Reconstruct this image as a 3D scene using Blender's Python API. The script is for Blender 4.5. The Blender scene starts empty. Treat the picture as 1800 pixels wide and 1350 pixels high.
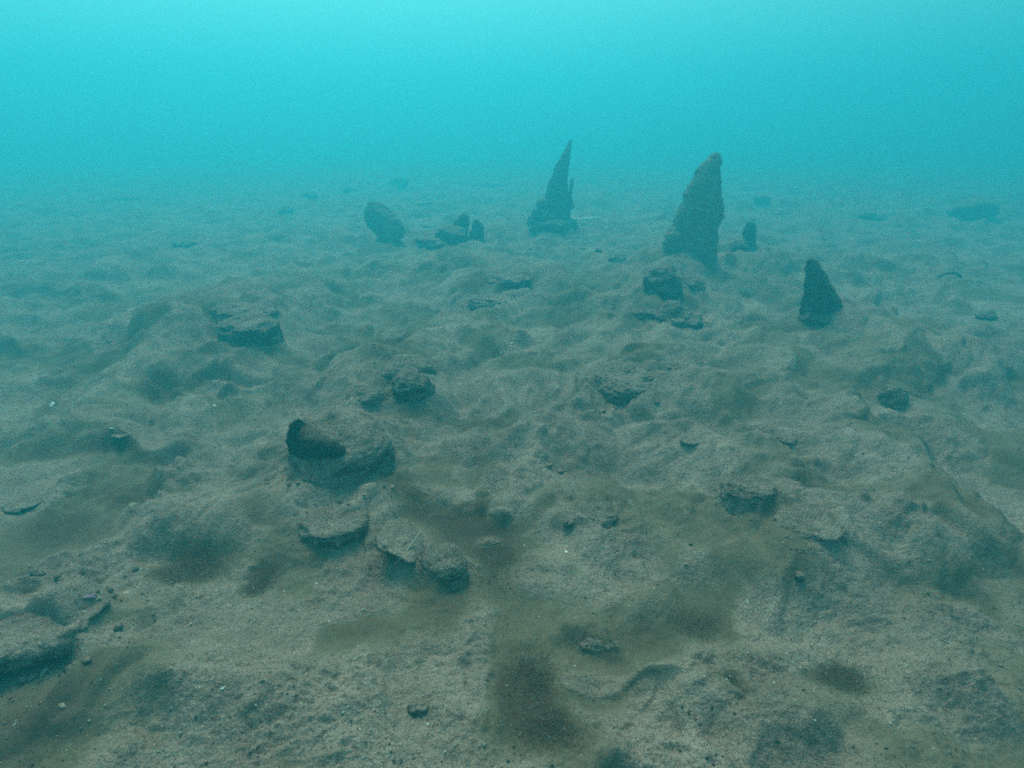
import bpy, math, random
import numpy as np
from mathutils import Vector
R = math.radians
random.seed(7)
rng = np.random.default_rng(11)
scene = bpy.context.scene

# ------------------------------------------------------------------ camera
CAM_H, PITCH, F = 0.55, R(24.4), 982.0          # metres, down tilt, focal length in photo pixels (1800 wide)
cam_d = bpy.data.cameras.new('camera'); cam = bpy.data.objects.new('camera', cam_d)
scene.collection.objects.link(cam); scene.camera = cam
cam.location = (0, 0, CAM_H); cam.rotation_euler = (math.pi / 2 - PITCH, 0, 0)
cam_d.sensor_width = 36.0; cam_d.lens = 36.0 * F / 1800
cam_d.clip_start = 0.01; cam_d.clip_end = 400

# ------------------------------------------------------------------ light
SUN_EL, SUN_AZ = R(62), R(-18)                  # azimuth from +Y (ahead), negative = to the left
world = bpy.data.worlds.new('World'); scene.world = world; world.use_nodes = True
wn = world.node_tree; wn.nodes.clear()
sky = wn.nodes.new('ShaderNodeTexSky'); sky.sky_type = 'NISHITA'; sky.sun_disc = False
sky.sun_elevation = SUN_EL; sky.sun_rotation = SUN_AZ; sky.dust_density = 3.0
tint = wn.nodes.new('ShaderNodeMix'); tint.data_type = 'RGBA'; tint.blend_type = 'MULTIPLY'
tint.inputs['Factor'].default_value = 1.0
tint.inputs['B'].default_value = (0.62, 0.96, 0.70, 1)      # daylight filtered by the water column above
bg = wn.nodes.new('ShaderNodeBackground'); bg.inputs['Strength'].default_value = 0.085
wo = wn.nodes.new('ShaderNodeOutputWorld')
wn.links.new(sky.outputs[0], tint.inputs['A']); wn.links.new(tint.outputs['Result'], bg.inputs['Color'])
wn.links.new(bg.outputs[0], wo.inputs['Surface'])
sun_d = bpy.data.lights.new('sun', 'SUN'); sun_d.energy = 1.5; sun_d.angle = R(28); sun_d.color = (1.0, 0.86, 0.72)
sun = bpy.data.objects.new('sun', sun_d); scene.collection.objects.link(sun)
sdir = Vector((math.sin(SUN_AZ) * math.cos(SUN_EL), math.cos(SUN_AZ) * math.cos(SUN_EL), math.sin(SUN_EL)))
sun.rotation_euler = sdir.to_track_quat('Z', 'Y').to_euler(); sun.location = (0, 0, 8)
scene.view_settings.view_transform = 'Standard'; scene.view_settings.look = 'None'
scene.view_settings.exposure = 1.29; scene.view_settings.gamma = 1.0
scene.render.engine = 'CYCLES'
scene.cycles.use_denoising = False
scene.cycles.volume_bounces = 2
scene.cycles.max_bounces = 6
scene.cycles.filter_width = 1.9

# ------------------------------------------------------------------ numpy gradient noise
def _hash(ix, iy, iz, seed):
    h = (ix.astype(np.int64) * 374761393 + iy.astype(np.int64) * 668265263 + iz.astype(np.int64) * 2147483647 + seed * 974634777) & 0xFFFFFFFF
    h = ((h ^ (h >> 13)) * 1274126177) & 0xFFFFFFFF
    h = ((h ^ (h >> 16)) * 2246822519) & 0xFFFFFFFF
    return (h ^ (h >> 15)) & 0xFFFFFFFF

def n2(x, y, seed=0):
    x = np.asarray(x, float); y = np.asarray(y, float)
    ix = np.floor(x); iy = np.floor(y); fx = x - ix; fy = y - iy
    u = fx * fx * fx * (fx * (fx * 6 - 15) + 10); v = fy * fy * fy * (fy * (fy * 6 - 15) + 10)
    def g(a, b):
        th = _hash(ix + a, iy + b, ix * 0, seed) * (2 * math.pi / 4294967296.0)
        return np.cos(th) * (fx - a) + np.sin(th) * (fy - b)
    return ((g(0, 0) * (1 - u) + g(1, 0) * u) * (1 - v) + (g(0, 1) * (1 - u) + g(1, 1) * u) * v) * 1.5

def n3(p, seed=0):
    i = np.floor(p); f = p - i; w = f * f * (3 - 2 * f)
    out = 0
    for a in (0, 1):
        for b in (0, 1):
            for c in (0, 1):
                h = _hash(i[:, 0] + a, i[:, 1] + b, i[:, 2] + c, seed) / 2147483648.0 - 1
                out = out + h * (w[:, 0] if a else 1 - w[:, 0]) * (w[:, 1] if b else 1 - w[:, 1]) * (w[:, 2] if c else 1 - w[:, 2])
    return out

def fbm(x, y, s, o, seed, g=0.5):
    r = 0; a = 1
    for k in range(o):
        r = r + a * n2(x / s + 13.7 * k, y / s - 7.1 * k, seed + k); a *= g; s *= 0.5
    return r

def ss(a, b, x):
    t = np.clip((x - a) / (b - a), 0, 1); return t * t * (3 - 2 * t)

# ------------------------------------------------------------------ photo measurements -> points on the sea bed
CP, SP = math.cos(PITCH), math.sin(PITCH)
def ray(px, py):
    a, b = (px - 900) / F, (675 - py) / F
    return np.array([a, CP + b * SP, -SP + b * CP])
def at_z(px, py, z=0.0):
    d = ray(px, py); d[2] = min(d[2], -0.02); t = (z - CAM_H) / d[2]
    return d[0] * t, d[1] * t, t

# rises and hollows of the bed: (px, py, rx, ry, height, power, turn in degrees)
BUMPS = [
    (413, 530, 130, 62, .088, 1.0, 0), (330, 590, 130, 45, .035, 1, 0), (455, 575, 45, 20, .02, 1, 0),
    (695, 620, 80, 70, .095, .9, 0), (600, 665, 120, 30, .05, 1, 18), (560, 632, 60, 14, .025, 1, 8),
    (600, 805, 125, 95, .068, 1.2, 0), (580, 910, 90, 50, .012, 2, 0), (900, 600, 90, 60, .02, 1, 0),
    (1110, 640, 110, 50, .055, 1.6, 0), (1060, 535, 150, 50, .05, 1.3, 0), (1165, 475, 90, 45, .09, 1.2, 0),
    (1215, 430, 90, 40, .055, 1.2, 0), (810, 425, 90, 28, .05, 1.2, 0), (965, 405, 75, 22, .03, 1, 0),
    (1440, 565, 90, 35, .03, 1, 0), (670, 415, 60, 15, .015, 1, 0), (1290, 440, 40, 16, .03, 1, 0),
    (850, 470, 90, 22, .04, 1.3, 0), (910, 500, 100, 22, .03, 1.3, 0), (700, 480, 80, 20, .03, 1, 0),
    (960, 560, 60, 40, -.03, 1, 0), (1000, 575, 45, 25, -.03, 1.3, 0),
    (1600, 600, 210, 45, .055, 1.6, 5), (1640, 640, 170, 50, .03, 1, 0), (1600, 830, 200, 130, .05, 1.2, 0),
    (1560, 960, 300, 80, .04, 1.2, -14), (1770, 880, 120, 80, -.08, 1.3, 0), (1790, 720, 110, 60, -.06, 1.3, 0),
    (1770, 1080, 120, 60, -.03, 1.3, 0), (1380, 680, 130, 50, .03, 1.2, 0), (1300, 830, 130, 70, .035, 1.4, 0),
    (1240, 790, 90, 25, .012, 1.2, 0), (1430, 915, 110, 50, .03, 1.4, 0), (930, 840, 110, 50, .035, 1.3, -30),
    (860, 780, 60, 24, .012, 1, 0), (810, 860, 60, 18, .018, 1.6, 0), (990, 720, 110, 60, .02, 1.4, 0),
    (820, 690, 90, 30, .02, 1.4, 0), (170, 680, 110, 60, .04, 1.6, 0), (120, 690, 50, 60, -.03, 1.6, 0),
    (120, 760, 200, 30, .03, 1.4, 0), (130, 800, 200, 14, -.015, 1.4, 0), (200, 850, 260, 70, .045, 1.4, 0),
    (270, 690, 90, 22, -.03, 1.4, 25), (350, 660, 70, 22, .02, 1, 20), (330, 860, 170, 36, -.03, 1.4, 14),
    (100, 935, 150, 34, -.045, 1.4, 26), (300, 940, 170, 55, .035, 1.4, 16), (420, 850, 110, 70, .02, 1.2, 0),
    (340, 985, 75, 45, -.022, 1.4, 0), (462, 1012, 32, 24, -.014, 1.6, 0), (25, 1050, 135, 75, .085, 2.4, 8),
    (35, 1200, 90, 62, -.16, 2.2, 20), (250, 1060, 100, 40, .018, 1.2, 10), (200, 1120, 70, 25, -.016, 1.2, 20),
    (270, 1180, 200, 60, .02, 1.2, 20), (100, 1330, 90, 40, -.035, 1.4, 0), (620, 1090, 100, 50, -.02, 1.2, 0),
    (700, 1120, 110, 50, .022, 1.6, 0), (770, 985, 60, 42, .022, 2, 0), (690, 960, 70, 50, .02, 2, 0),
    (930, 990, 80, 40, .018, 1.8, 0), (860, 1000, 40, 90, -.02, 1.4, 0), (1040, 1110, 60, 35, .02, 1.6, 0),
    (1130, 1050, 90, 40, .018, 1.6, 0), (1340, 1090, 70, 50, .024, 2, 0), (1245, 1080, 70, 50, -.02, 1.6, 0),
    (1400, 1000, 60, 40, .016, 1.4, 0), (940, 1200, 65, 80, -.03, 1.6, 0), (1070, 1190, 90, 30, .02, 1.8, -15),
    (1490, 1180, 60, 45, -.02, 1.6, 0), (1360, 1240, 80, 55, .02, 1.6, 0), (1300, 1215, 25, 30, -.014, 1.6, 0),
    (1180, 1330, 130, 50, .03, 2, 0), (970, 1330, 60, 35, -.02, 1.6, 0), (620, 1270, 220, 70, .018, 1.4, 0),
    (1600, 1080, 140, 50, .02, 1.2, -20), (1700, 1200, 120, 60, .02, 1.2, -20), (740, 1240, 90, 22, .012, 1.4, 0),
    (170, 480, 200, 25, .02, 1, 0), (520, 480, 120, 20, .02, 1, 0), (1650, 500, 60, 14, .04, 1.3, 0),
    (1205, 436, 62, 14, .022, 1, 0), (1445, 568, 62, 14, .016, 1, 0), (968, 412, 55, 9, .012, 1, 0),
    (1500, 470, 200, 16, .03, 1.2, 0), (1300, 480, 160, 14, .02, 1.2, 0),
]
# soft brown films of settled algae, plus painted shade of the corner hollow: (px, py, rx, ry, strength, turn)
FILMS_SHADE = [
    (850, 750, 85, 26, .8, -6), (860, 845, 32, 45, .85, -30), (780, 890, 110, 20, .75, -4), (870, 990, 60, 75, .95, 10),
    (800, 930, 90, 40, .75, 0), (755, 1060, 50, 55, .6, 30), (340, 985, 62, 34, 1.25, 0), (460, 1012, 28, 24, 1.1, 0),
    (945, 1200, 50, 60, 1.35, 40), (950, 1290, 80, 55, .9, 0), (1490, 1175, 52, 38, 1.25, 0), (1225, 1075, 55, 34, .75, -15),
    (1300, 1215, 25, 40, .8, 0), (280, 690, 60, 22, .9, 28), (130, 690, 45, 50, .9, 0), (370, 645, 45, 14, .7, 12),
    (960, 660, 60, 14, .6, 0), (560, 645, 80, 16, .8, 10), (660, 640, 70, 32, .8, 15), (690, 615, 40, 20, .7, 0),
    (410, 530, 55, 20, .9, 0), (1000, 560, 60, 30, .7, -25), (1110, 500, 40, 14, .6, 0), (600, 585, 40, 20, .6, 0),
    (300, 865, 170, 26, .8, 14), (100, 930, 140, 26, .9, 24), (880, 530, 60, 12, .7, 0), (1370, 600, 50, 14, .5, 0),
    (1160, 470, 45, 18, .6, 0), (1420, 870, 80, 18, .5, 0), (520, 700, 20, 40, .6, 20), (230, 1110, 80, 20, .5, 10),
    (1640, 1030, 90, 35, .5, -10), (240, 795, 60, 10, .7, 0), (100, 795, 160, 10, .7, 0), (700, 750, 60, 12, .6, 20),
    (250, 1065, 120, 25, .35, 0), (1090, 650, 60, 20, .4, 0), (1500, 640, 60, 20, .5, 0), (1540, 890, 110, 26, .5, -15),
    (60, 1260, 110, 90, .8, 0), (1780, 1050, 70, 120, .35, 0), (1780, 850, 60, 60, .3, 0), (50, 440, 60, 16, .6, 0),  # first entry paints the overhang's shade into the bottom left hollow
    (1150, 1100, 110, 30, .5, 0), (620, 1110, 70, 30, .5, 0), (1000, 860, 60, 30, .4, -20), (1300, 690, 60, 20, .4, 0),
]
def ell(px, py, rx, ry, turn, z):
    cx, cy, t = at_z(px, py, z)
    _, y1, _ = at_z(px, py - ry, z); _, y0, _ = at_z(px, py + ry, z)
    return cx, cy, rx * t / F, max((y1 - y0) / 2, 1e-3), R(turn)
BUMPW = [(*ell(a, b, c, d, tu, h * .75 if h > 0 else 0), h, pw) for a, b, c, d, h, pw, tu in BUMPS]
FILMW_SHADE = [(*ell(a, b, c, d, tu, 0), s) for a, b, c, d, s, tu in FILMS_SHADE]

CLEAR = [(830, 690, 40, 9), (850, 722, 50, 14), (800, 860, 45, 14), (900, 895, 40, 14), (855, 933, 25, 9), (780, 985, 40, 28), (940, 845, 85, 35),
    (930, 1000, 60, 35), (1350, 1090, 55, 45), (1050, 1190, 60, 20), (1190, 1325, 110, 40), (1110, 635, 80, 18), (950, 600, 60, 14), (560, 705, 90, 22),
    (180, 680, 60, 38), (80, 750, 130, 14), (590, 900, 80, 40), (600, 770, 80, 60), (400, 870, 60, 50), (520, 1060, 120, 26), (760, 760, 40, 10), (700, 950, 40, 30)]
CLEARW = [ell(a, b, c, d, 0, 0) for a, b, c, d in CLEAR]   # bare sand mounds standing out of the films
def qd(x, y, e):
    cx, cy, rx, ry, th = e[:5]
    c, s = math.cos(th), math.sin(th)
    # the turn is measured in the bed plane after scaling, so long shapes stay long
    dx, dy = (x - cx) / rx, (y - cy) / ry
    if th:
        k = ry / rx
        X, Y = (x - cx), (y - cy) / k
        dx = (X * c + Y * s) / rx; dy = (-X * s + Y * c) / rx
    return dx * dx + dy * dy

def film(x, y):
    wx = .05 * n2(x / .17, y / .17, 91) + .02 * n2(x / .05, y / .05, 92); wy = .05 * n2(x / .17, y / .17, 93) + .02 * n2(x / .05, y / .05, 94)
    f = 0
    for e in FILMW_SHADE:
        f = f + e[5] * np.exp(-(qd(x + wx * .6, y + wy * .6, e) ** 1.3) * .9)
    g = ss(.10, .55, fbm(x + wx, y + wy, .21, 3, 60) + .20) * .55
    c = 0
    for e in CLEARW: c = c + 1.1 * np.exp(-(qd(x + wx * .4, y + wy * .4, e) ** 2) * .8)
    f = np.clip(f, 0, 1.3); f = f + g * (1 - np.clip(f, 0, 1))
    return np.clip(f * (1 - np.clip(c, 0, 1)), 0, 1.3)

def height(x, y, fine=True):
    x = np.asarray(x, float); y = np.asarray(y, float)
    wx = .06 * n2(x / .3, y / .3, 1) + .02 * n2(x / .09, y / .09, 2)
    wy = .06 * n2(x / .3, y / .3, 3) + .02 * n2(x / .09, y / .09, 4)
    X, Y = x + wx, y + wy
    h = .030 * fbm(x, y, 1.3, 2, 10)
    b = np.abs(n2(X / .27, Y / .27, 20)) * .068 + np.abs(n2(X / .125 + 3, Y / .125, 21)) * .034 + np.abs(n2(X / .06, Y / .06 + 9, 22)) * .012
    h = h + b - .03
    h = h + .010 * fbm(X, Y, .08, 2, 26)
    for e in BUMPW:
        q = qd(x + wx * .35, y + wy * .35, e)
        m = q < 9
        if m.any():
            h = h + np.where(m, e[5] * np.exp(-(np.minimum(q, 9) ** e[6]) * .9), 0)
    h = h + .011 * ss(.18, .55, n2(X / .048 + 5, Y / .042, 41)) * ss(-.15, .3, n2(x / .3, y / .3, 42))   # small buried lumps
    # silt fills the low places to a soft level
    lvl = -.018 + .03 * fbm(x, y, .7, 2, 40)
    k = .010
    h = lvl + k * np.logaddexp(0, (h - lvl) / k)
    if fine:
        f = np.clip(film(x, y), 0, 1)
        s = n2(X / .21, Y / .21, 30) * 2.4 + n2(X / .07, Y / .07, 31) * .5          # little curved scarps
        saw = (s * 1.6) % 1.0
        step = np.where(saw < .93, saw / .93, (1 - saw) / .07)
        mask = ss(-.05, .35, n2(x / .16, y / .16, 33)) * (1 - f)
        h = h + .0055 * step * mask * ss(-.2, .5, n2(X / .05, Y / .05, 37))
        rough = (1 - .8 * f) * (.35 + 1.0 * ss(-.3, .4, n2(x / .13, y / .13, 35)))
        h = h + rough * (.0052 * fbm(x + wx * .2, y, .032, 3, 50, .65) + .0026 * np.abs(n2(x / .011, y / .008, 55)))
    return h

def hit(px, py, lift=0.0):
    d = ray(px, py)
    t = np.concatenate([np.linspace(.3, 4, 1500), np.linspace(4.01, 40, 1500)])
    z = CAM_H + d[2] * t; hh = height(d[0] * t, d[1] * t, False) + lift
    k = np.argmax(z < hh)
    if not (z < hh).any(): k = 2500
    return Vector((d[0] * t[k], d[1] * t[k], float(hh[k] - lift))), float(t[k])

# ------------------------------------------------------------------ mesh and tag helpers
def mesh(name, V, Fc, mat, parent=None, smooth=True, attrs=None):
    me = bpy.data.meshes.new(name)
    V = np.asarray(V, np.float32)
    if isinstance(Fc, np.ndarray):
        n, k = Fc.shape
        me.vertices.add(len(V)); me.vertices.foreach_set('co', V.ravel())
        me.loops.add(n * k); me.loops.foreach_set('vertex_index', Fc.astype(np.int32).ravel())
        me.polygons.add(n); me.polygons.foreach_set('loop_start', np.arange(0, n * k, k, dtype=np.int32))
        me.polygons.foreach_set('loop_total', np.full(n, k, np.int32))
        me.update(calc_edges=True)
    else:
        me.from_pydata(V.tolist(), [], Fc)
    if smooth: me.polygons.foreach_set('use_smooth', np.ones(len(me.polygons), bool))
    for a, v in (attrs or {}).items():
        at = me.attributes.new(a, 'FLOAT', 'POINT'); at.data.foreach_set('value', np.asarray(v, np.float32))
    me.materials.append(mat)
    o = bpy.data.objects.new(name, me); scene.collection.objects.link(o)
    if parent: o.parent = parent
    return o

def tag(o, label=None, cat=None, group=None, kind=None):
    if label: o['label'] = label
    if cat: o['category'] = cat
    if group: o['group'] = group
    if kind: o['kind'] = kind
    return o

def empty(name, loc):
    o = bpy.data.objects.new(name, None); scene.collection.objects.link(o); o.location = loc; o.empty_display_size = .05
    return o

# ------------------------------------------------------------------ materials
def mat_new(name, rough=.95):
    m = bpy.data.materials.new(name); m.use_nodes = True
    nt = m.node_tree; b = nt.nodes['Principled BSDF']; b.inputs['Roughness'].default_value = rough
    b.inputs['Specular IOR Level'].default_value = .15
    return m, nt, b
def nd(nt, t, **kw):
    n = nt.nodes.new(t)
    for k, v in kw.items():
        if k in ('operation', 'data_type', 'blend_type', 'feature', 'attribute_name', 'noise_dimensions'): setattr(n, k, v)
        else: n.inputs[k].default_value = v
    return n
def noise(nt, scale, detail=4, rough=.6, stretch=None):
    tc = nt.nodes.new('ShaderNodeTexCoord'); n = nd(nt, 'ShaderNodeTexNoise', Scale=scale, Detail=detail, Roughness=rough)
    if stretch:
        mp = nt.nodes.new('ShaderNodeMapping'); mp.inputs['Scale'].default_value = stretch
        nt.links.new(tc.outputs['Object'], mp.inputs['Vector']); nt.links.new(mp.outputs[0], n.inputs['Vector'])
    else: nt.links.new(tc.outputs['Object'], n.inputs['Vector'])
    return n.outputs['Fac']
def ramp(nt, src, stops):
    r = nt.nodes.new('ShaderNodeValToRGB'); cr = r.color_ramp
    while len(cr.elements) < len(stops): cr.elements.new(.5)
    for e, (p, c) in zip(cr.elements, stops):
        e.position = p; e.color = (*c, 1) if len(c) == 3 else (c[0], c[0], c[0], 1)
    nt.links.new(src, r.inputs[0]); return r.outputs[0]
def mix(nt, fac, a, b, mode='MIX'):
    m = nt.nodes.new('ShaderNodeMix'); m.data_type = 'RGBA'; m.blend_type = mode
    for s, v in (('Factor', fac), ('A', a), ('B', b)):
        if isinstance(v, (int, float)): m.inputs[s].default_value = v
        elif isinstance(v, tuple): m.inputs[s].default_value = (*v, 1)
        else: nt.links.new(v, m.inputs[s])
    return m.outputs['Result']
def math_(nt, op, a, b=0.0, clamp=False):
    m = nt.nodes.new('ShaderNodeMath'); m.operation = op; m.use_clamp = clamp
    for i, v in enumerate((a, b)):
        if isinstance(v, (int, float)): m.inputs[i].default_value = v
        else: nt.links.new(v, m.inputs[i])
    return m.outputs[0]
def bump(nt, b, h, strength, dist):
    n = nd(nt, 'ShaderNodeBump', Strength=strength, Distance=dist); nt.links.new(h, n.inputs['Height']); nt.links.new(n.outputs[0], b.inputs['Normal'])

SAND_A, SAND_B = (.205, .155, .120), (.40, .308, .245)
FILM_A, FILM_B = (.175, .145, .095), (.072, .050, .034)
def sand_colour(nt):
    c = ramp(nt, noise(nt, 9, 5, .6), [(.30, SAND_A), (.68, SAND_B)])
    sp = ramp(nt, noise(nt, 420, 2, .8), [(.36, (.38,)), (.48, (1,)), (.60, (1,)), (.72, (1.5,))])
    c = mix(nt, .85, c, sp, 'MULTIPLY')
    st = ramp(nt, noise(nt, 90, 4, .75, (1, 2.4, 1)), [(.34, (.48,)), (.50, (1,))])
    return mix(nt, .8, c, st, 'MULTIPLY')

m_bed, nt, b = mat_new('sea_bed')
col = sand_colour(nt)
at = nd(nt, 'ShaderNodeAttribute', attribute_name='film')
fl = math_(nt, 'ADD', at.outputs['Fac'], math_(nt, 'MULTIPLY', math_(nt, 'SUBTRACT', noise(nt, 60, 5, .7), .5), .35))
fcol = ramp(nt, fl, [(.30, FILM_A), (1.0, FILM_B)])
fsp = ramp(nt, noise(nt, 300, 2, .7), [(.3, (.8,)), (.7, (1.15,))])
fcol = mix(nt, 1.0, fcol, fsp, 'MULTIPLY')
ff = ramp(nt, fl, [(.16, (0,)), (.58, (1,))])
col = mix(nt, ff, col, fcol)
nt.links.new(col, b.inputs['Base Color'])
hb = math_(nt, 'ADD', noise(nt, 260, 3, .8), math_(nt, 'MULTIPLY', noise(nt, 80, 4, .7), 1.5))
hb = math_(nt, 'MULTIPLY', hb, math_(nt, 'SUBTRACT', 1.15, ff))
bump(nt, b, hb, .9, .004)

def crust_mat(name, top, dark_a, dark_b, silt, lo=.15, hi=.7):
    m, nt, b = mat_new(name)
    dk = ramp(nt, noise(nt, 38, 6, .75), [(.35, dark_a), (.66, dark_b)])
    sp = ramp(nt, noise(nt, 330, 2, .8), [(.36, (.5,)), (.6, (1,)), (.72, (1.5,))])
    dk = mix(nt, .7, dk, sp, 'MULTIPLY')
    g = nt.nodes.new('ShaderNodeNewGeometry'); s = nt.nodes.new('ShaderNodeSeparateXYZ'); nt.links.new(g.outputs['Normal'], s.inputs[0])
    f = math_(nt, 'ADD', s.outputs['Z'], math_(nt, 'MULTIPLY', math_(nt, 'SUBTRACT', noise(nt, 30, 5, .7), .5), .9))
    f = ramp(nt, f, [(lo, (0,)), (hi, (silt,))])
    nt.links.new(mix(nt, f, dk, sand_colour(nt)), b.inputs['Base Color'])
    hb = math_(nt, 'ADD', noise(nt, 210, 3, .8), math_(nt, 'MULTIPLY', noise(nt, 60, 5, .75), 2.0))
    bump(nt, b, hb, 1.0, .005)
    return m
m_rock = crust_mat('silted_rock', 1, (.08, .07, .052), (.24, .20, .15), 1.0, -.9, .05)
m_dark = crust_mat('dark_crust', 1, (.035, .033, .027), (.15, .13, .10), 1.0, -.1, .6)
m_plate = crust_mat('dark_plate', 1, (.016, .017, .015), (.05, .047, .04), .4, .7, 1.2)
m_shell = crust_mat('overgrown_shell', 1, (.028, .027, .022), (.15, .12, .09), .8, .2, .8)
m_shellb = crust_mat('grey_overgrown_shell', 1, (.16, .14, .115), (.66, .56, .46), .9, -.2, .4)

def plain(name, ca, cb, rough=.6, sc=120):
    m, nt, b = mat_new(name, rough); nt.links.new(ramp(nt, noise(nt, sc, 3), [(.35, ca), (.65, cb)]), b.inputs['Base Color'])
    b.inputs['Specular IOR Level'].default_value = .4
    return m
m_white = plain('white_shell', (.55, .52, .45), (.84, .80, .72), .35, 500)
m_cream = plain('cream_shell', (.24, .20, .14), (.46, .39, .28), .5, 300)
m_purple = plain('purple_shell', (.13, .07, .13), (.24, .15, .22), .5)
m_rod = plain('bleached_rod', (.78, .78, .74), (.88, .88, .84), .6)
m_algae = plain('brown_algae', (.075, .052, .034), (.13, .098, .058), .95, 60)
m_turf = plain('turf_filaments', (.07, .06, .04), (.34, .28, .21), .95, 25)

# ------------------------------------------------------------------ sea bed: one sheet
ys = [-.05]; 
while ys[-1] < 12: ys.append(ys[-1] + .00115 * (max(ys[-1], .22) / .35) ** 1.3)
ys = np.concatenate([np.linspace(-6, -.1, 30), np.array(ys), 12 * 1.06 ** np.arange(1, 30)])
NI = 960
ui = np.linspace(-1, 1, NI); uo = 1 + np.geomspace(.01, 40, 34)
us = np.concatenate([-uo[::-1], ui, uo])
W = .55 + 1.05 * np.clip(ys, 0, 14)
GX = us[None, :] * W[:, None]; GX = np.clip(GX, -70, 70)
# keep the clipped outer columns from lying on top of each other
GX = GX + np.where(np.abs(us[None, :]) > 1, us[None, :] * .01, 0)
GY = np.repeat(ys[:, None], len(us), 1)
nr, nc = GX.shape
x, y = GX.ravel(), GY.ravel()
z = np.empty_like(x); fm = np.empty_like(x)
for a in range(0, len(x), 200000):
    s = slice(a, a + 200000); z[s] = height(x[s], y[s]); fm[s] = film(x[s], y[s])
idx = np.arange(nr * nc).reshape(nr, nc)
Q = np.stack([idx[:-1, :-1], idx[:-1, 1:], idx[1:, 1:], idx[1:, :-1]], -1).reshape(-1, 4)
bed = mesh('sea_bed', np.stack([x, y, z], 1), Q, m_bed, attrs={'film': fm})
tag(bed, 'lumpy grey brown sandy sea bed with films of brown algae', None, None, 'structure')

# ------------------------------------------------------------------ rocks, stones
def ico(n):
    import bmesh
    bm = bmesh.new(); bmesh.ops.create_icosphere(bm, subdivisions=n, radius=1)
    V = np.array([v.co[:] for v in bm.verts]); Fc = np.array([[v.index for v in f.verts] for f in bm.faces]); bm.free(); return V, Fc
ICO = {k: ico(k) for k in (2, 3, 4, 6)}
def rock(name, loc, size, mat, seed, amp=.28, res=6, rz=0.0, tilt=0.0, flat=0.0, parent=None, rough=1.0, flare=0.0):
    V, Fc = ICO[res]; V = V.copy()
    n = .55 * n3(V * 1.3 + seed * 3.1, seed) + .3 * n3(V * 2.9 + seed, seed + 1)
    V = V * (1 + amp * n)[:, None]
    if flat: V[:, 2] = np.tanh(V[:, 2] * (1 + flat)) / (1 + flat * .3)
    if flare:
        r_ = np.hypot(V[:, 0], V[:, 1]) + 1e-6; lo = V[:, 2] < 0
        k_ = np.where(lo, np.maximum(r_, (1 + flare * -V[:, 2]) * np.clip(r_ * 2.2, 0, 1)) / r_, 1)
        V[:, 0] *= k_; V[:, 1] *= k_; V[:, 2] = np.where(lo, V[:, 2] * 3.2, V[:, 2])
    V = V * np.array(size)[None, :]
    L = max(size)
    N = V / (np.linalg.norm(V, axis=1)[:, None] + 1e-9)
    d = .5 * n3(V / (L * .28), seed + 2) + .28 * np.abs(n3(V / (L * .12), seed + 3)) + .16 * n3(V / (L * .05), seed + 4)
    V = V + N * (d * L * .13 * rough)[:, None]
    c, s = math.cos(tilt), math.sin(tilt)
    V[:, 0], V[:, 2] = V[:, 0] * c - V[:, 2] * s, V[:, 0] * s + V[:, 2] * c
    c, s = math.cos(rz), math.sin(rz)
    V[:, 0], V[:, 1] = V[:, 0] * c - V[:, 1] * s, V[:, 0] * s + V[:, 1] * c
    o = mesh(name, V, Fc, mat, parent); o.location = loc
    return o
FOOT = []
def put_rock(name, px, py, wpx, hpx, mat, seed, label, cat, sink=.35, dep=.8, group=None, **kw):
    """px, py: middle of the rock in the photo; it stands on the bed, part buried"""
    kw.setdefault('flare', .22 if name != 'stone' else 0.0)
    p, t = hit(px, py + hpx * .42)
    w, h = wpx * t / F / 2, hpx * t / F / 2
    dome = ss(.3, .6, sink); tall = kw.pop('tall', .8 if mat is m_rock else .9)
    d = ray(px, py); el = math.atan2(-d[2], d[1])
    h = max(.42 * h, (h - w * dep * math.sin(el) * .55) / math.cos(el)) * tall
    o = rock(name, (p.x, p.y + w * dep * (.35 + .5 * dome), p.z + h * (.45 - .5 * dome)), (w, w * dep, h * (1.25 + .2 * dome)), mat, seed, **kw)
    if name != 'stone':
        me = o.data; k = rng.integers(0, len(me.vertices), 1600)
        q_ = np.array([me.vertices[int(i)].co[:] for i in k]); q_ = q_[q_[:, 2] > -h * .3]
        blades('algae_fuzz', q_[:, 0], q_[:, 1], q_[:, 2], .0055, .0004, m_turf, 1.5, o)
    FOOT.append((p.x, p.y, w))
    return tag(o, label, cat, group)

def blades(name, X, Y, Z, L, Wd, mat, lean=.7, parent=None):
    n = len(X); th = rng.uniform(0, 2 * math.pi, n); ph = rng.uniform(0, 2 * math.pi, n)
    ll = L * rng.uniform(.5, 1.3, n); ww = Wd * rng.uniform(.6, 1.4, n); ln = lean * rng.uniform(.3, 1.3, n)
    b0 = np.stack([X, Y, Z - .0006], 1); side = np.stack([np.cos(th), np.sin(th), th * 0], 1) * ww[:, None]
    d = np.stack([np.cos(ph) * ln, np.sin(ph) * ln, np.ones(n)], 1); d /= np.linalg.norm(d, axis=1)[:, None]
    mid = b0 + d * (ll * .55)[:, None]; d2 = d + np.stack([np.cos(ph), np.sin(ph), -np.ones(n) * .6], 1) * .6
    tip = mid + d2 * (ll * .45)[:, None]
    V = np.stack([b0 - side, b0 + side, mid + side * .7, mid - side * .7, tip], 1).reshape(-1, 3)
    i = np.arange(n)[:, None] * 5
    Q = np.concatenate([i + [0, 1, 2], i + [0, 2, 3], i + [3, 2, 4]], 0)
    return mesh(name, V, Q, mat, parent)
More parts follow.
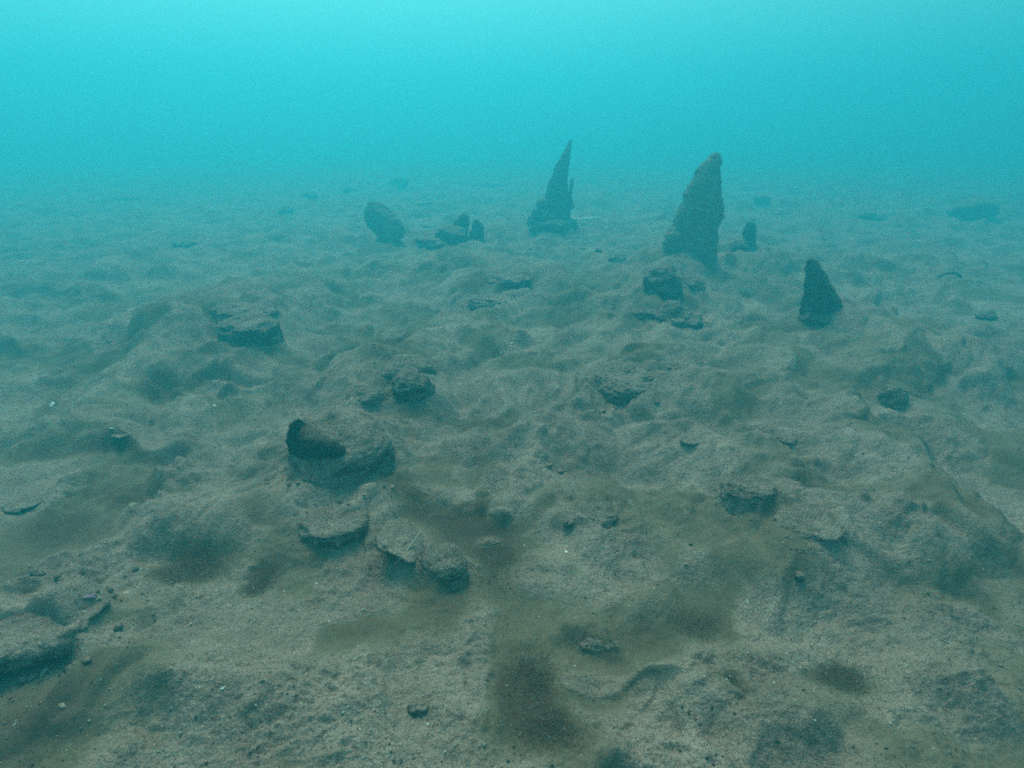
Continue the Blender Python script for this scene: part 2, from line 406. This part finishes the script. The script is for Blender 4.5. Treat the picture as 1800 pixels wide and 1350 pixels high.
# ------------------------------------------------------------------ valves with an outline measured from the photo
def lerp_tab(tab, yv):
    a = np.array(tab, float); return np.interp(yv, a[:, 0], a[:, 1]), np.interp(yv, a[:, 0], a[:, 2])
def on_plane(px, py, P):
    """photo point -> offset from P on the upright plane through P that faces down the bed"""
    b = (675 - np.asarray(py, float)) / F; k = P[1] / (CP + b * SP)
    return (np.asarray(px, float) - 900) / F * k - P[0], CAM_H + (-SP + b * CP) * k - P[2]
def valve(name, rows, basept, D, side, thick, mat, parent, seed, wall=.004, nt_=150, ns=60, rough=.005, lean=0.0, fuzz=1.0):
    """rows: (py, left px, right px) top to bottom; one of the two valves, bulging to `side` (-1 = towards the viewer)"""
    s = D / F; P0 = parent.location
    y0, y1 = rows[0][0], rows[-1][0]
    yv = np.linspace(y0, y1, nt_); Lx, Rx = lerp_tab(rows, yv)
    q = np.linspace(0, 1, ns)
    jl = n2(yv / 7.0, yv * 0 + seed, seed) * 2.6 + n2(yv / 26, yv * 0 + 2.3, seed) * 4 + n2(yv / 2.6, yv * 0 + 5, seed) * .9; jr = n2(yv / 6.0, yv * 0 + 3, seed + 1) * 2.6 + n2(yv / 24, yv * 0 + 1.7, seed + 1) * 3 + n2(yv / 2.6, yv * 0 + 8, seed) * .9
    taper = np.clip((Rx - Lx) / 10, .15, 1)
    Lx = Lx + jl * taper; Rx = Rx + jr * taper
    YV = np.repeat(yv[:, None], ns, 1)
    X, Z = on_plane(Lx[:, None] * (1 - q) + Rx[:, None] * q, YV, P0)
    w = (Rx - Lx)[:, None] * s
    prof = np.clip(1 - (2 * q[None, :] - 1) ** 2, 0, 1) ** .65
    tk = np.minimum(thick, w * .38)
    Yo = side * (.0015 + tk * prof) 
    Yi = side * (.001 + np.maximum(tk - wall, .0) * prof * .9)
    P = np.stack([X.ravel(), Yo.ravel(), Z.ravel()], 1); 
    d = n3(P / .022, seed + 5) * 1.0 + np.abs(n3(P / .009, seed + 6)) * .9 + n3(P / .0045, seed + 7) * .45
    d += .15 * np.sign(np.sin(Z.ravel() / .016 + 2 * n3(P / .03, seed + 8))) * .6
    P[:, 1] += side * d * rough; P[:, 0] += n3(P / .012, seed + 9) * rough * .6; P[:, 2] += n3(P / .010, seed + 10) * rough * .6
    P2 = np.stack([X.ravel(), Yi.ravel(), Z.ravel()], 1)
    i = np.arange(nt_ * ns).reshape(nt_, ns); N = nt_ * ns
    A = np.stack([i[:-1, :-1], i[1:, :-1], i[1:, 1:], i[:-1, 1:]], -1).reshape(-1, 4)
    B = A[:, ::-1] + N
    def strip(e): return np.stack([e[:-1], e[1:], e[1:] + N, e[:-1] + N], 1)
    S = np.concatenate([strip(i[0, :]), strip(i[::-1, 0]), strip(i[:, -1]), strip(i[-1, ::-1])])
    Fc = np.concatenate([A, B, S])
    if side > 0: Fc = Fc[:, ::-1]
    V = np.concatenate([P, P2])
    V[:, 1] += lean * V[:, 2]
    o = mesh(name, V, Fc, mat, parent)
    if fuzz:
        k = rng.integers(0, N, int(2600 * fuzz)); q_ = V[k]
        blades('algae_fuzz', q_[:, 0], q_[:, 1] , q_[:, 2], .0075, .0006, m_turf, 1.6, o)
    return o
def shell_thing(name, rows, base, thick, mat, seed, label, cat, ground_py=None, yaw=0.0, group=None, lean=0.0, **kw):
    p, t = hit(base[0], ground_py or base[1])
    D = t
    root = empty(name, (p.x, p.y, p.z)); root.rotation_euler = (0, 0, yaw)
    valve('valve', rows, base, D, -1, thick, mat, root, seed, lean=lean, **kw)
    valve('valve', rows, base, D, 1, thick, mat, root, seed + 40, lean=lean, **kw)
    return tag(root, label, cat, group), D

def crust(parent, D, base, px, py, wpx, hpx, mat, seed, dy=0.0, dep=.9):
    s = D / F; X, Z = on_plane(px, py, parent.location)
    return rock('crust', (float(X), dy, float(Z)), (wpx * s / 2, wpx * s / 2 * dep, hpx * s / 2), mat, seed, amp=.5, res=4, parent=parent, rough=1.6)

PEN = 'pen shells standing in the sea bed'
# the thin spire
base = (975, 404)
t_a, D = shell_thing('pen_shell', [(247, 1001, 1005), (262, 994, 1004.5), (285, 981, 1001), (313, 970, 999), (337, 959, 1000), (350, 957, 1006), (362, 957, 1006), (378, 956, 1004), (390, 952, 1005), (408, 946, 1008), (430, 946, 1008)],
    base, .026, m_shell, 3, 'tall dark spire shaped pen shell, the thinnest one, beside a pale rod', 'pen shell', 404, .25, PEN)
valve('broken_shard', [(314, 1006.5, 1009.5), (325, 1002, 1008), (345, 998, 1007), (365, 996, 1008)], base, D, -1, .008, m_shell, t_a, 9, nt_=60, ns=20)
for k, (a, b_, c, d, e) in enumerate([(950, 357, 22, 20, -.02), (941, 374, 20, 24, -.02), (936, 388, 22, 22, .0), (966, 396, 60, 26, -.05), (995, 398, 36, 24, -.03), (945, 400, 34, 22, -.045), (1002, 362, 14, 16, 0), (958, 380, 26, 22, -.03)]):
    crust(t_a, D, base, a, b_, c, d, m_shell, 30 + k, e)
# the broad grey one
base = (1222, 440)
t_b, D = shell_thing('pen_shell', [(270, 1252, 1262), (276, 1247, 1268), (292, 1233, 1266), (312, 1220, 1265), (341, 1203, 1266), (364, 1196, 1270), (380, 1191, 1270), (396, 1186, 1263), (402, 1178, 1261), (413, 1174, 1259), (424, 1169, 1258), (440, 1166, 1257), (470, 1172, 1257)],
    base, .034, m_shellb, 13, 'broad grey pen shell crusted all over, curved to a blunt point, the largest one', 'pen shell', 438, -.15, PEN, rough=.0085, fuzz=1.6)
for k, (a, b_, c, d, e) in enumerate([(1183, 412, 26, 20, -.025), (1180, 424, 24, 16, -.02)]):
    crust(t_b, D, base, a, b_, c, d, m_shellb, 50 + k, e)
# the short dark one on the right
base = (1444, 556)
t_c, D = shell_thing('pen_shell', [(455, 1421, 1427), (460, 1419, 1434), (470, 1417, 1442), (482, 1416, 1450), (502, 1413, 1461), (524, 1409, 1475), (540, 1406, 1480), (553, 1402, 1484), (585, 1400, 1484)],
    base, .022, m_shell, 23, 'short dark triangular pen shell standing alone on its small mound', 'pen shell', 558, .1, PEN)
for k, (a, b_, c, d, e) in enumerate([(1412, 556, 30, 22, -.02), (1440, 560, 50, 20, -.03), (1470, 548, 24, 20, -.01)]):
    crust(t_c, D, base, a, b_, c, d, m_shell, 70 + k, e)
# the stump behind the broad shell
base = (1316, 432)
t_d, D = shell_thing('shell_stump', [(391, 1313, 1327), (398, 1308, 1329), (410, 1305, 1329), (420, 1308, 1328), (433, 1312, 1327), (450, 1312, 1327)],
    base, .014, m_shell, 33, 'small dark shell stump just behind the large grey pen shell', 'shell stump', 430, .2, nt_=60, ns=30)
crust(t_d, D, base, 1292, 432, 28, 24, m_shell, 91, -.03)
# the fallen oval
base = (672, 420)
t_e, D = shell_thing('fallen_shell', [(359, 641, 655), (364, 636, 664), (372, 633, 677), (380, 634, 688), (390, 638, 700), (400, 645, 709), (408, 655, 711), (415, 666, 708), (424, 676, 700)],
    base, .040, m_shell, 43, 'dark oval shell fallen over and leaning, left of the broken shell', 'fallen shell', 420, -.1, lean=.5, nt_=90, ns=60)
# the broken pair
base = (815, 424)
t_f, D = shell_thing('broken_shell', [(377, 812, 821), (384, 806, 825), (392, 800, 821), (403, 792, 818), (414, 786, 815), (426, 776, 812), (440, 770, 815)],
    base, .024, m_shell, 53, 'broken shell split in two dark pieces with a pale gap on a low mound', 'broken shell', 424, .1, nt_=80, ns=40)
valve('broken_half', [(388, 834, 839), (393, 829, 846), (403, 826, 849), (414, 823, 851), (424, 812, 853), (436, 810, 853)], base, D, -1, .018, m_shell, t_f, 57, nt_=70, ns=40, lean=.25)
valve('gap_edge', [(390, 821, 826), (402, 817, 823), (414, 814, 820)], base, D, -1, .03, m_white, t_f, 58, nt_=30, ns=8, rough=.0008)
crust(t_f, D, base, 794, 410, 54, 34, m_shell, 59, -.02); crust(t_f, D, base, 764, 424, 66, 22, m_shell, 60, -.03)

# ------------------------------------------------------------------ pale rod lying by the spire
def tube(name, pts, rad, mat, parent=None, n=10):
    V = []; Fc = []
    P = [Vector(p) for p in pts]
    for i, p in enumerate(P):
        d = (P[min(i + 1, len(P) - 1)] - P[max(i - 1, 0)]).normalized()
        a = d.cross(Vector((0, 0, 1))).normalized(); c = d.cross(a)
        r = rad[i] if isinstance(rad, (list, tuple)) else rad
        for k in range(n):
            th = 2 * math.pi * k / n; V.append(p + (a * math.cos(th) + c * math.sin(th)) * r)
    for i in range(len(P) - 1):
        for k in range(n):
            Fc.append((i * n + k, i * n + (k + 1) % n, (i + 1) * n + (k + 1) % n, (i + 1) * n + k))
    Fc.append(tuple(range(n))[::-1]); Fc.append(tuple(range((len(P) - 1) * n, len(P) * n)))
    return mesh(name, [v[:] for v in V], Fc, mat, parent)
def px_at(px, py, t): d = ray(px, py); return Vector((d[0] * t, d[1] * t, CAM_H + d[2] * t))
def lie(px, py, lift=.022):
    d = ray(px, py); t = np.linspace(2.2, 5, 900); k = np.argmax(CAM_H + d[2] * t < height(d[0] * t, d[1] * t) + lift); return float(t[k])
ta, tb = lie(1004, 386), lie(1056, 383); tr = ta
rod = empty('pale_rod', px_at(1004, 386, ta)); o0 = rod.location.copy()
pts = [px_at(x_, y_, ta + (tb - ta) * k_ / 4) - o0 for k_, (x_, y_) in enumerate(((1003, 386), (1017, 385.4), (1031, 384.4), (1044, 383.2), (1057, 382.4)))]
tube('stick', pts, [.008, .008, .0075, .006, .005], m_rod, rod)
tube('side_twig', [px_at(x_, y_, tr - .02) - o0 for x_, y_ in ((1003, 383), (1009, 381))], .003, m_rod, rod)
tag(rod, 'thin bleached rod lying on the bed beside the tall dark spire', 'rod')
pw = px_at(1016, 397, lie(1016, 397, .004))
tag(rock('shell_chip', pw + Vector((0, 0, .004)), (.014, .008, .005), m_white, 5, res=3), 'white chip on the bed at the foot of the tall dark spire', 'shell chip')

# ------------------------------------------------------------------ rocks
RK = [
 (432, 566, 100, 50, m_dark, 1, 'dark crusted rock under the peaked mound at the far left', dict(amp=.4, sink=.35)),
 (415, 540, 110, 40, m_rock, 2, 'silt covered rock forming the peak of the left mound', dict(amp=.3, sink=.6)),
 (724, 672, 66, 64, m_dark, 3, 'dark knobbly rock under the peak of the green topped ridge', dict(amp=.5, sink=.3, rough=1.6)),
 (700, 640, 110, 62, m_rock, 4, 'silted rock forming the peak of the green topped ridge', dict(amp=.3, sink=.55)),
 (574, 776, 188, 142, m_rock, 5, 'rounded grainy boulder with a dark shell lodged in its left side', dict(amp=.22, sink=.56, rough=.8, dep=1.05, tall=1.1, flare=.6)),
 (580, 908, 118, 74, m_rock, 6, 'flat topped rock with a dark lower edge below the boulder', dict(amp=.32, sink=.42, flat=.7, dep=.75, rough=.9, flare=.05, tall=.5)),
 (685, 945, 95, 66, m_rock, 7, 'silted lump beside the flat topped rock, shell rim on its right', dict(amp=.35, sink=.55)),
 (775, 985, 84, 54, m_rock, 8, 'grainy arched lump to the right of the embedded shell rim', dict(amp=.3, sink=.5)),
 (1110, 660, 165, 66, m_rock, 9, 'wide silted rock with a rough dark underside in the middle of the bed', dict(amp=.3, sink=.5, rough=1.5)),
 (1190, 552, 92, 46, m_dark, 10, 'dark jagged rock in front of the hollow lump', dict(amp=.5, sink=.45, rough=1.7)),
 (1140, 548, 50, 22, m_dark, 11, 'small dark rock touching the left end of the jagged rock', dict(amp=.5, sink=.5, rough=1.5)),
 (1165, 490, 66, 62, m_dark, 12, 'dark hollow sided lump on the mound below the large grey pen shell', dict(amp=.5, sink=.4, rough=1.5)),
 (1215, 492, 60, 36, m_rock, 13, 'low silted rock against the right side of the hollow lump', dict(amp=.4, sink=.6)),
 (1573, 690, 46, 44, m_rock, 14, 'small round rock alone on the right slope, dark below', dict(amp=.3, sink=.35)),
 (890, 486, 72, 22, m_dark, 15, 'low dark rock in the dip behind the middle mounds', dict(amp=.4, sink=.55)),
 (862, 526, 80, 24, m_dark, 16, 'long low dark rock beneath the middle mounds', dict(amp=.4, sink=.55)),
 (1085, 452, 32, 20, m_dark, 17, 'small dark rock left of the large grey pen shell foot', dict(amp=.4, sink=.4)),
 (1440, 928, 110, 34, m_rock, 18, 'low ridged rock buried in silt on the right foreground', dict(amp=.4, sink=.7, tall=.8, rough=1.4)),
 (1330, 860, 90, 40, m_rock, 19, 'rough silted rock showing through the right middle mound', dict(amp=.4, sink=.7, tall=.8, rough=1.4)),
 (1050, 905, 70, 26, m_rock, 20, 'narrow rough rock at the edge of the brown film', dict(amp=.5, sink=.7, tall=.8, rough=1.5)),
 (1050, 1130, 60, 34, m_rock, 21, 'rough crusted lump in the near middle foreground', dict(amp=.5, sink=.7, tall=.8, rough=1.5)),
 (640, 690, 60, 34, m_rock, 22, 'rough dark edged rock between ridge and boulder', dict(amp=.5, sink=.5, rough=1.5)),
 (-40, 1105, 400, 150, m_rock, 23, 'silted ledge overhanging the dark hollow in the bottom left corner', dict(amp=.35, sink=.36, flat=.4, dep=.5, rough=1.2, rz=.35, flare=0)),
]
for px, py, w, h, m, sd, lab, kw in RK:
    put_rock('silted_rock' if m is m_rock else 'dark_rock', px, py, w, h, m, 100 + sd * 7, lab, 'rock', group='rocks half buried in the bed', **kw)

ST = [
 (1385, 770, 36, 17, 'smooth dark stone alone on the clear right hand bed', 1), (962, 815, 20, 11, 'dark pebble above its twin on the pale middle slope', 2),
 (982, 826, 18, 10, 'dark pebble below its twin on the pale middle slope', 3), (195, 572, 12, 6, 'tiny dark pebble left of the peaked mound', 4),
 (193, 598, 12, 5, 'tiny flat pebble below another left of the peaked mound', 5), (1734, 552, 30, 22, 'blurred dark stone near the right edge', 6),
 (320, 426, 38, 16, 'dark low stone on the far left plain', 7), (1340, 350, 32, 18, 'faint stone far behind the small shell stump', 8),
 (1535, 377, 44, 22, 'faint wide stone far off to the right', 9), (700, 318, 30, 20, 'faint stone far behind the fallen shell', 10),
 (415, 286, 36, 10, 'faintest stone on the far left skyline', 11), (502, 368, 26, 12, 'faint stone left of the fallen shell', 12),
 (545, 343, 24, 12, 'faint stone up and left of the fallen shell', 13), (613, 332, 22, 12, 'faint small stone above the fallen shell', 14),
 (742, 356, 44, 10, 'faint flat stone between fallen and broken shells', 15), (225, 347, 56, 12, 'faint long stone on the far left plain', 16),
 (35, 886, 56, 22, 'dark flat stone at the left edge', 17), (735, 1242, 34, 26, 'dark tufted stone in the near foreground', 18),
 (1715, 366, 70, 44, 'large blurred boulder at the far right', 19), (935, 436, 12, 6, 'tiny dark pebble in front of the tall dark spire', 20),
 (1052, 438, 14, 8, 'tiny dark pebble between the two tallest shells', 21), (1022, 436, 14, 7, 'tiny dark pebble right below the pale rod', 22),
 (755, 396, 26, 8, 'low dark stone left of the broken shell', 23), (860, 322, 60, 12, 'faint low ridge of stone behind the spire', 24),
 (1215, 770, 44, 14, 'dark tufted stone right of the middle', 25), (1055, 722, 20, 10, 'dark pebble on the grainy middle mound', 26),
 (210, 765, 26, 8, 'thin dark stone on the left slope', 27), (1000, 918, 24, 18, 'dark stone in the crack of the near middle', 28),
 (1215, 955, 10, 8, 'tiny dark pebble on the near right film', 29), (1405, 1010, 20, 18, 'dark pebble beside a pale knob on the near right', 30),
]
for px, py, w, h, lab, sd in ST:
    put_rock('stone', px, py, w, h, m_dark, 400 + sd * 5, lab, 'stone', sink=.3, dep=.8, group='dark stones on the bed', amp=.4, res=4)

# arc of a buried shell on the right, dark shell lodged in the boulder, embedded valve with pale rim
p, t = hit(1668, 492); s = t / F
arc = tube('buried_shell', [((math.cos(a) * 20) * s, 0, (math.sin(a) * 12) * s) for a in np.linspace(0, math.pi, 14)], .006, m_shell); arc.location = p
tag(arc, 'arched rim of a buried shell on the far right bed', 'shell rim')
from mathutils.bvhtree import BVHTree
bo = [o for o in scene.objects if o.get('label', '').startswith('rounded grainy boulder')][0]
bv = BVHTree.FromPolygons([(v.co + bo.location)[:] for v in bo.data.vertices], [tuple(p_.vertices) for p_ in bo.data.polygons])
rows = [(737, 518, 530), (743, 511, 540), (752, 507, 551), (762, 505, 562), (774, 502, 585), (784, 504, 606), (796, 510, 608), (806, 526, 592)]
ng, mg = 44, 44
yv = np.linspace(737, 806, ng); Lx, Rx = lerp_tab(rows, yv); dist = np.zeros((ng, mg)); dirs = np.zeros((ng, mg, 3))
for i in range(ng):
    for j in range(mg):
        d = ray(Lx[i] + (Rx[i] - Lx[i]) * j / (mg - 1) + 1.2 * math.sin(i * .7 + j * .1), yv[i]); dirs[i, j] = d
        r_ = bv.ray_cast(Vector((0, 0, CAM_H)), Vector(d)); t = (r_[0] - Vector((0, 0, CAM_H))).length / Vector(d).length if r_[0] is not None else 9
        dist[i, j] = t
ok = dist < 8; dist[~ok] = np.median(dist[ok]) if ok.any() else hit(550, 790)[1]
for _ in range(30):
    pd = np.pad(dist, 1, mode='edge'); dist = (pd[:-2, 1:-1] + pd[2:, 1:-1] + pd[1:-1, :-2] + pd[1:-1, 2:] + 2 * dist) / 6
qi, qj = np.meshgrid(np.linspace(-1, 1, ng), np.linspace(-1, 1, mg), indexing='ij')
bulge = np.clip((1 - qi ** 2) * (1 - qj ** 2), 0, 1) ** .4
O = np.array([0, 0, CAM_H]); front = O + dirs * (dist - .002 - .010 * bulge)[..., None]; back = O + dirs * (dist + .012)[..., None]
front[..., 2] += .0012 * n2(front[..., 0] / .012, front[..., 2] / .008, 5)
ix = np.arange(ng * mg).reshape(ng, mg); N = ng * mg
A = np.stack([ix[:-1, :-1], ix[1:, :-1], ix[1:, 1:], ix[:-1, 1:]], -1).reshape(-1, 4)
def strip(e): return np.stack([e[:-1], e[1:], e[1:] + N, e[:-1] + N], 1)
Fc = np.concatenate([A, A[:, ::-1] + N, strip(ix[0, :]), strip(ix[::-1, 0]), strip(ix[:, -1]), strip(ix[-1, ::-1])])
tag(mesh('shell', np.concatenate([front.reshape(-1, 3), back.reshape(-1, 3)]), Fc, m_plate), 'smooth dark shell plate lodged in the front of the grainy boulder', 'shell')
p, t = hit(712, 985); s = t / F
rim = empty('embedded_valve', p)
tube('pale_rim', [(26 * s, .030, 34 * s), (16 * s, .018, 24 * s), (2 * s, .004, 12 * s), (-14 * s, -.012, 2 * s)], [.0006, .0013, .0014, .0009], m_cream, rim)
rock('valve', (-16 * s, .030, 8 * s), (42 * s, .045, 14 * s), m_rock, 311, amp=.3, res=6, rz=.5, tilt=-.35, parent=rim)
tag(rim, 'buried shell valve with a thin pale rim beside the flat topped rock', 'shell')

# ------------------------------------------------------------------ shell chips
def chip(px, py, w, h, mat, label, seed, group='shell chips scattered on the sand'):
    p, t = hit(px, py); a, c = w * t / F * .38, h * t / F * .38
    z_ = float(height(np.array([p.x]), np.array([p.y]))[0])
    o = rock('shell_chip', (p.x, p.y, z_ + .0006), (a, a * .7, max(c * .6, .0009)), mat, seed, amp=1.3, res=2, rz=seed * 1.3, tilt=.5)
    o.data.polygons.foreach_set('use_smooth', np.zeros(len(o.data.polygons), bool))
    return tag(o, label, 'shell chip', group)
CH = [(150, 1078, 9, 8, m_white, 'bright white chip just above the dark bottom left hollow'), (335, 1098, 8, 6, m_white, 'white chip left of the cream pebble in the lower left'),
 (440, 1093, 15, 18, m_cream, 'cream upright pebble in the chip strewn lower left'), (530, 1238, 9, 8, m_cream, 'pale round chip on the lower left sand'),
 (393, 1213, 10, 9, m_white, 'white chip midway along the lower left slope'), (632, 1280, 6, 9, m_white, 'narrow white chip near the bottom edge, left of centre'),
 (752, 1275, 6, 6, m_white, 'small bright chip below the dark tufted stone'), (1022, 1330, 8, 8, m_cream, 'pale chip at the bottom edge under the dark algae'),
 (222, 1045, 20, 9, m_cream, 'yellowish flat chip beside the purple one'), (158, 1049, 32, 11, m_purple, 'purple shell piece on the lower left sand'),
 (175, 1056, 16, 5, m_cream, 'cream sliver touching the purple shell piece'), (75, 1187, 26, 8, m_cream, 'long pale shell sliver inside the dark bottom left hollow'),
 (92, 713, 13, 4, m_white, 'white sliver beside the dark square film on the far left'), (376, 713, 8, 4, m_white, 'white chip above the left foreground slope'),
 (198, 755, 14, 4, m_white, 'white sliver on the far left bank'), (688, 858, 16, 12, m_cream, 'pale round shell between boulder and brown film'),
 (995, 970, 9, 5, m_white, 'white chip right of the big brown film'), (1275, 822, 5, 4, m_white, 'white speck on the rough right middle mound'),
 (1408, 742, 5, 4, m_white, 'white speck above the smooth dark stone'), (1366, 753, 5, 5, m_cream, 'pale speck left above the smooth dark stone'),
 (900, 605, 9, 4, m_white, 'white sliver in the centre of the bed'), (1056, 593, 4, 3, m_white, 'white speck near the wide silted rock'),
 (1313, 1063, 8, 7, m_white, 'white chip on the edge of the pale right mound'), (1205, 993, 9, 6, m_cream, 'pale chip on the film right of centre'),
 (148, 1097, 14, 9, m_cream, 'cream chip right at the tip of the dark hollow'), (553, 885, 7, 5, m_cream, 'pale speck on top of the flat topped rock'),
 (647, 955, 6, 6, m_cream, 'cream speck below the flat topped rock'), (1407, 1176, 9, 6, m_cream, 'pale chip left of the right dark algae'),
 (1010, 1172, 5, 5, m_white, 'white speck right of the near dark algae'), (1105, 1067, 5, 5, m_white, 'white speck on the near crusted lump'),
 (556, 1027, 5, 6, m_white, 'white speck right of the small dark algae patch'), (672, 993, 7, 5, m_cream, 'cream speck under the embedded shell rim'),
 (110, 1242, 12, 5, m_cream, 'dull pale sliver on the rim of the bottom left hollow'), (640, 872, 10, 5, m_cream, 'pale chip at the back of the flat topped rock')]
for k, (a, b_, c, d, m, l) in enumerate(CH): chip(a, b_, c, d, m, l, 700 + k)
for k in range(130):
    cx, cy, sx, sy = random.choice([(420, 1100, 90, 40), (500, 1050, 50, 20), (300, 1200, 180, 70), (650, 1290, 130, 30), (1380, 1190, 60, 30), (950, 900, 400, 200), (600, 1150, 200, 100)])
    px, py = random.gauss(cx, sx), random.gauss(cy, sy)
    if not (5 < px < 1795 and 620 < py < 1345): continue
    w = random.uniform(2.0, 4.2)
    chip(px, py, w, w * .7, random.choice([m_white, m_white, m_cream]), 'tiny pale shell speck among many strewn over the near sand', 800 + k, 'tiny pale specks on the sand')

# ------------------------------------------------------------------ filament algae
AL = [(342, 982, 46, 28, 1500, 'round dark brown algae patch on the left foreground'), (460, 1012, 22, 20, 600, 'small dark algae patch in a sand notch, left foreground'),
 (938, 1190, 36, 46, 1800, 'darkest tall brown algae patch near the bottom centre'), (960, 1285, 60, 40, 1400, 'wide thin algae patch at the bottom centre'),
 (1490, 1175, 42, 30, 1400, 'dark green algae patch in the right foreground'), (1225, 1075, 44, 26, 900, 'wide brown algae patch left of the pale right mound'),
 (870, 985, 48, 60, 1800, 'large brown algae patch beside the grainy arched lump'), (862, 842, 26, 36, 900, 'brown algae strip running down the pale middle slope'),
 (850, 748, 70, 18, 1000, 'long olive algae patch across the middle of the bed'), (285, 688, 44, 16, 900, 'dark algae streak on the left bank'),
 (130, 690, 34, 36, 900, 'square dark algae patch at the far left'), (1300, 1212, 16, 26, 400, 'small algae tuft at the left edge of a near right lump'),
 (375, 655, 32, 9, 500, 'short dark algae streak right of the left bank'), (770, 885, 90, 12, 900, 'brown algae band behind the embedded shell')]
def scatter(px, py, rx, ry, n):
    e = ell(px, py, rx, ry, 0, 0)
    a = rng.normal(0, .55, n) * e[2] + e[0]; c = rng.normal(0, .55, n) * e[3] + e[1]
    return a, c
for px, py, rx, ry, n, lab in AL:
    a, c = scatter(px, py, rx * 1.05, ry * 1.05, int(n * .9))
    o = blades('algae_patch', a, c, height(a, c), .006, .00035, m_algae, 1.6)
    tag(o, lab, 'algae patch', 'brown algae patches on the bed')

# fine turf over the mounds: nobody could count it
n = 90000
yy = .25 + 3.4 * rng.random(n) ** 1.7; xx = rng.uniform(-1, 1, n) * (.35 + 1.0 * yy)
keep = (n2(xx / .10, yy / .10, 77) + .5 * n2(xx / .03, yy / .03, 78) > -.05) & (film(xx, yy) < .55)
xx, yy = xx[keep], yy[keep]
turf = blades('algal_turf', xx, yy, height(xx, yy), .0045, .00035, m_turf, 1.8)
tag(turf, 'short grey brown algal turf on the sand mounds', None, None, 'stuff')
# coarse grit
n = 16000
yy = .25 + 2.2 * rng.random(n) ** 1.6; xx = rng.uniform(-1, 1, n) * (.35 + 1.0 * yy)
keep = n2(xx / .2, yy / .2, 79) > -.1; xx, yy = xx[keep], yy[keep]; n = len(xx)
zz = height(xx, yy)
T, TF = ICO[2][0], ICO[2][1]
import bmesh
o8 = np.array([[1, 0, 0], [-1, 0, 0], [0, 1, 0], [0, -1, 0], [0, 0, .7], [0, 0, -.7]], float); f8 = np.array([[0, 2, 4], [2, 1, 4], [1, 3, 4], [3, 0, 4], [2, 0, 5], [1, 2, 5], [3, 1, 5], [0, 3, 5]])
r = .0007 + .0016 * rng.random(n) ** 3
V = (o8[None] * r[:, None, None] * rng.uniform(.6, 1.3, (n, 6, 1))) + np.stack([xx, yy, zz + .0003], 1)[:, None]
Fg = (f8[None] + (np.arange(n) * 6)[:, None, None]).reshape(-1, 3)
m_grit, nt, b = mat_new('grit', .8)
nt.links.new(ramp(nt, noise(nt, 55, 1), [(.38, (.035, .03, .025)), (.5, (.16, .13, .10)), (.66, (.42, .38, .32))]), b.inputs['Base Color'])
grit = mesh('grit', V.reshape(-1, 3), Fg, m_grit, smooth=False)
tag(grit, 'coarse dark and pale grit over the near sand', None, None, 'stuff')

# crumbs of rubble fallen round the rocks
xs, ys_, rs = [], [], []
for cx, cy, w in FOOT:
    m = int(40 + 500 * w); a_ = rng.uniform(0, 2 * math.pi, m); rr = w * (.75 + .55 * rng.random(m) ** 1.5)
    xs.append(cx + np.cos(a_) * rr); ys_.append(cy + w * .3 + np.sin(a_) * rr * .8); rs.append(w * (.012 + .06 * rng.random(m) ** 4))
xs, ys_, rs = map(np.concatenate, (xs, ys_, rs)); n = len(xs); zz = height(xs, ys_)
V = (o8[None] * rs[:, None, None] * rng.uniform(.6, 1.3, (n, 6, 1))) + np.stack([xs, ys_, zz + rs * .2], 1)[:, None]
tag(mesh('rubble', V.reshape(-1, 3), (f8[None] + (np.arange(n) * 6)[:, None, None]).reshape(-1, 3), m_rock, smooth=False), 'small rubble crumbs round the foot of the rocks', None, None, 'stuff')

# ------------------------------------------------------------------ the water's haze
hx, y0, y1, z0, z1 = 80, -8, 75, -1.2, 1.9
V = [(-hx, y0, z0), (hx, y0, z0), (hx, y1, z0), (-hx, y1, z0), (-hx, y0, z1), (hx, y0, z1), (hx, y1, z1), (-hx, y1, z1)]
mh = bpy.data.materials.new('haze'); mh.use_nodes = True; nt = mh.node_tree; nt.nodes.clear()
pv = nt.nodes.new('ShaderNodeVolumePrincipled'); ou = nt.nodes.new('ShaderNodeOutputMaterial')
pv.inputs['Color'].default_value = (.09, .79, .955, 1); pv.inputs['Density'].default_value = .315
pv.inputs['Anisotropy'].default_value = .62
nt.links.new(pv.outputs[0], ou.inputs['Volume'])
hz = mesh('haze', V, [(0, 3, 2, 1), (4, 5, 6, 7), (0, 1, 5, 4), (1, 2, 6, 5), (2, 3, 7, 6), (3, 0, 4, 7)], mh, smooth=False)
tag(hz, 'blue green haze of the sea water', None, None, 'stuff')
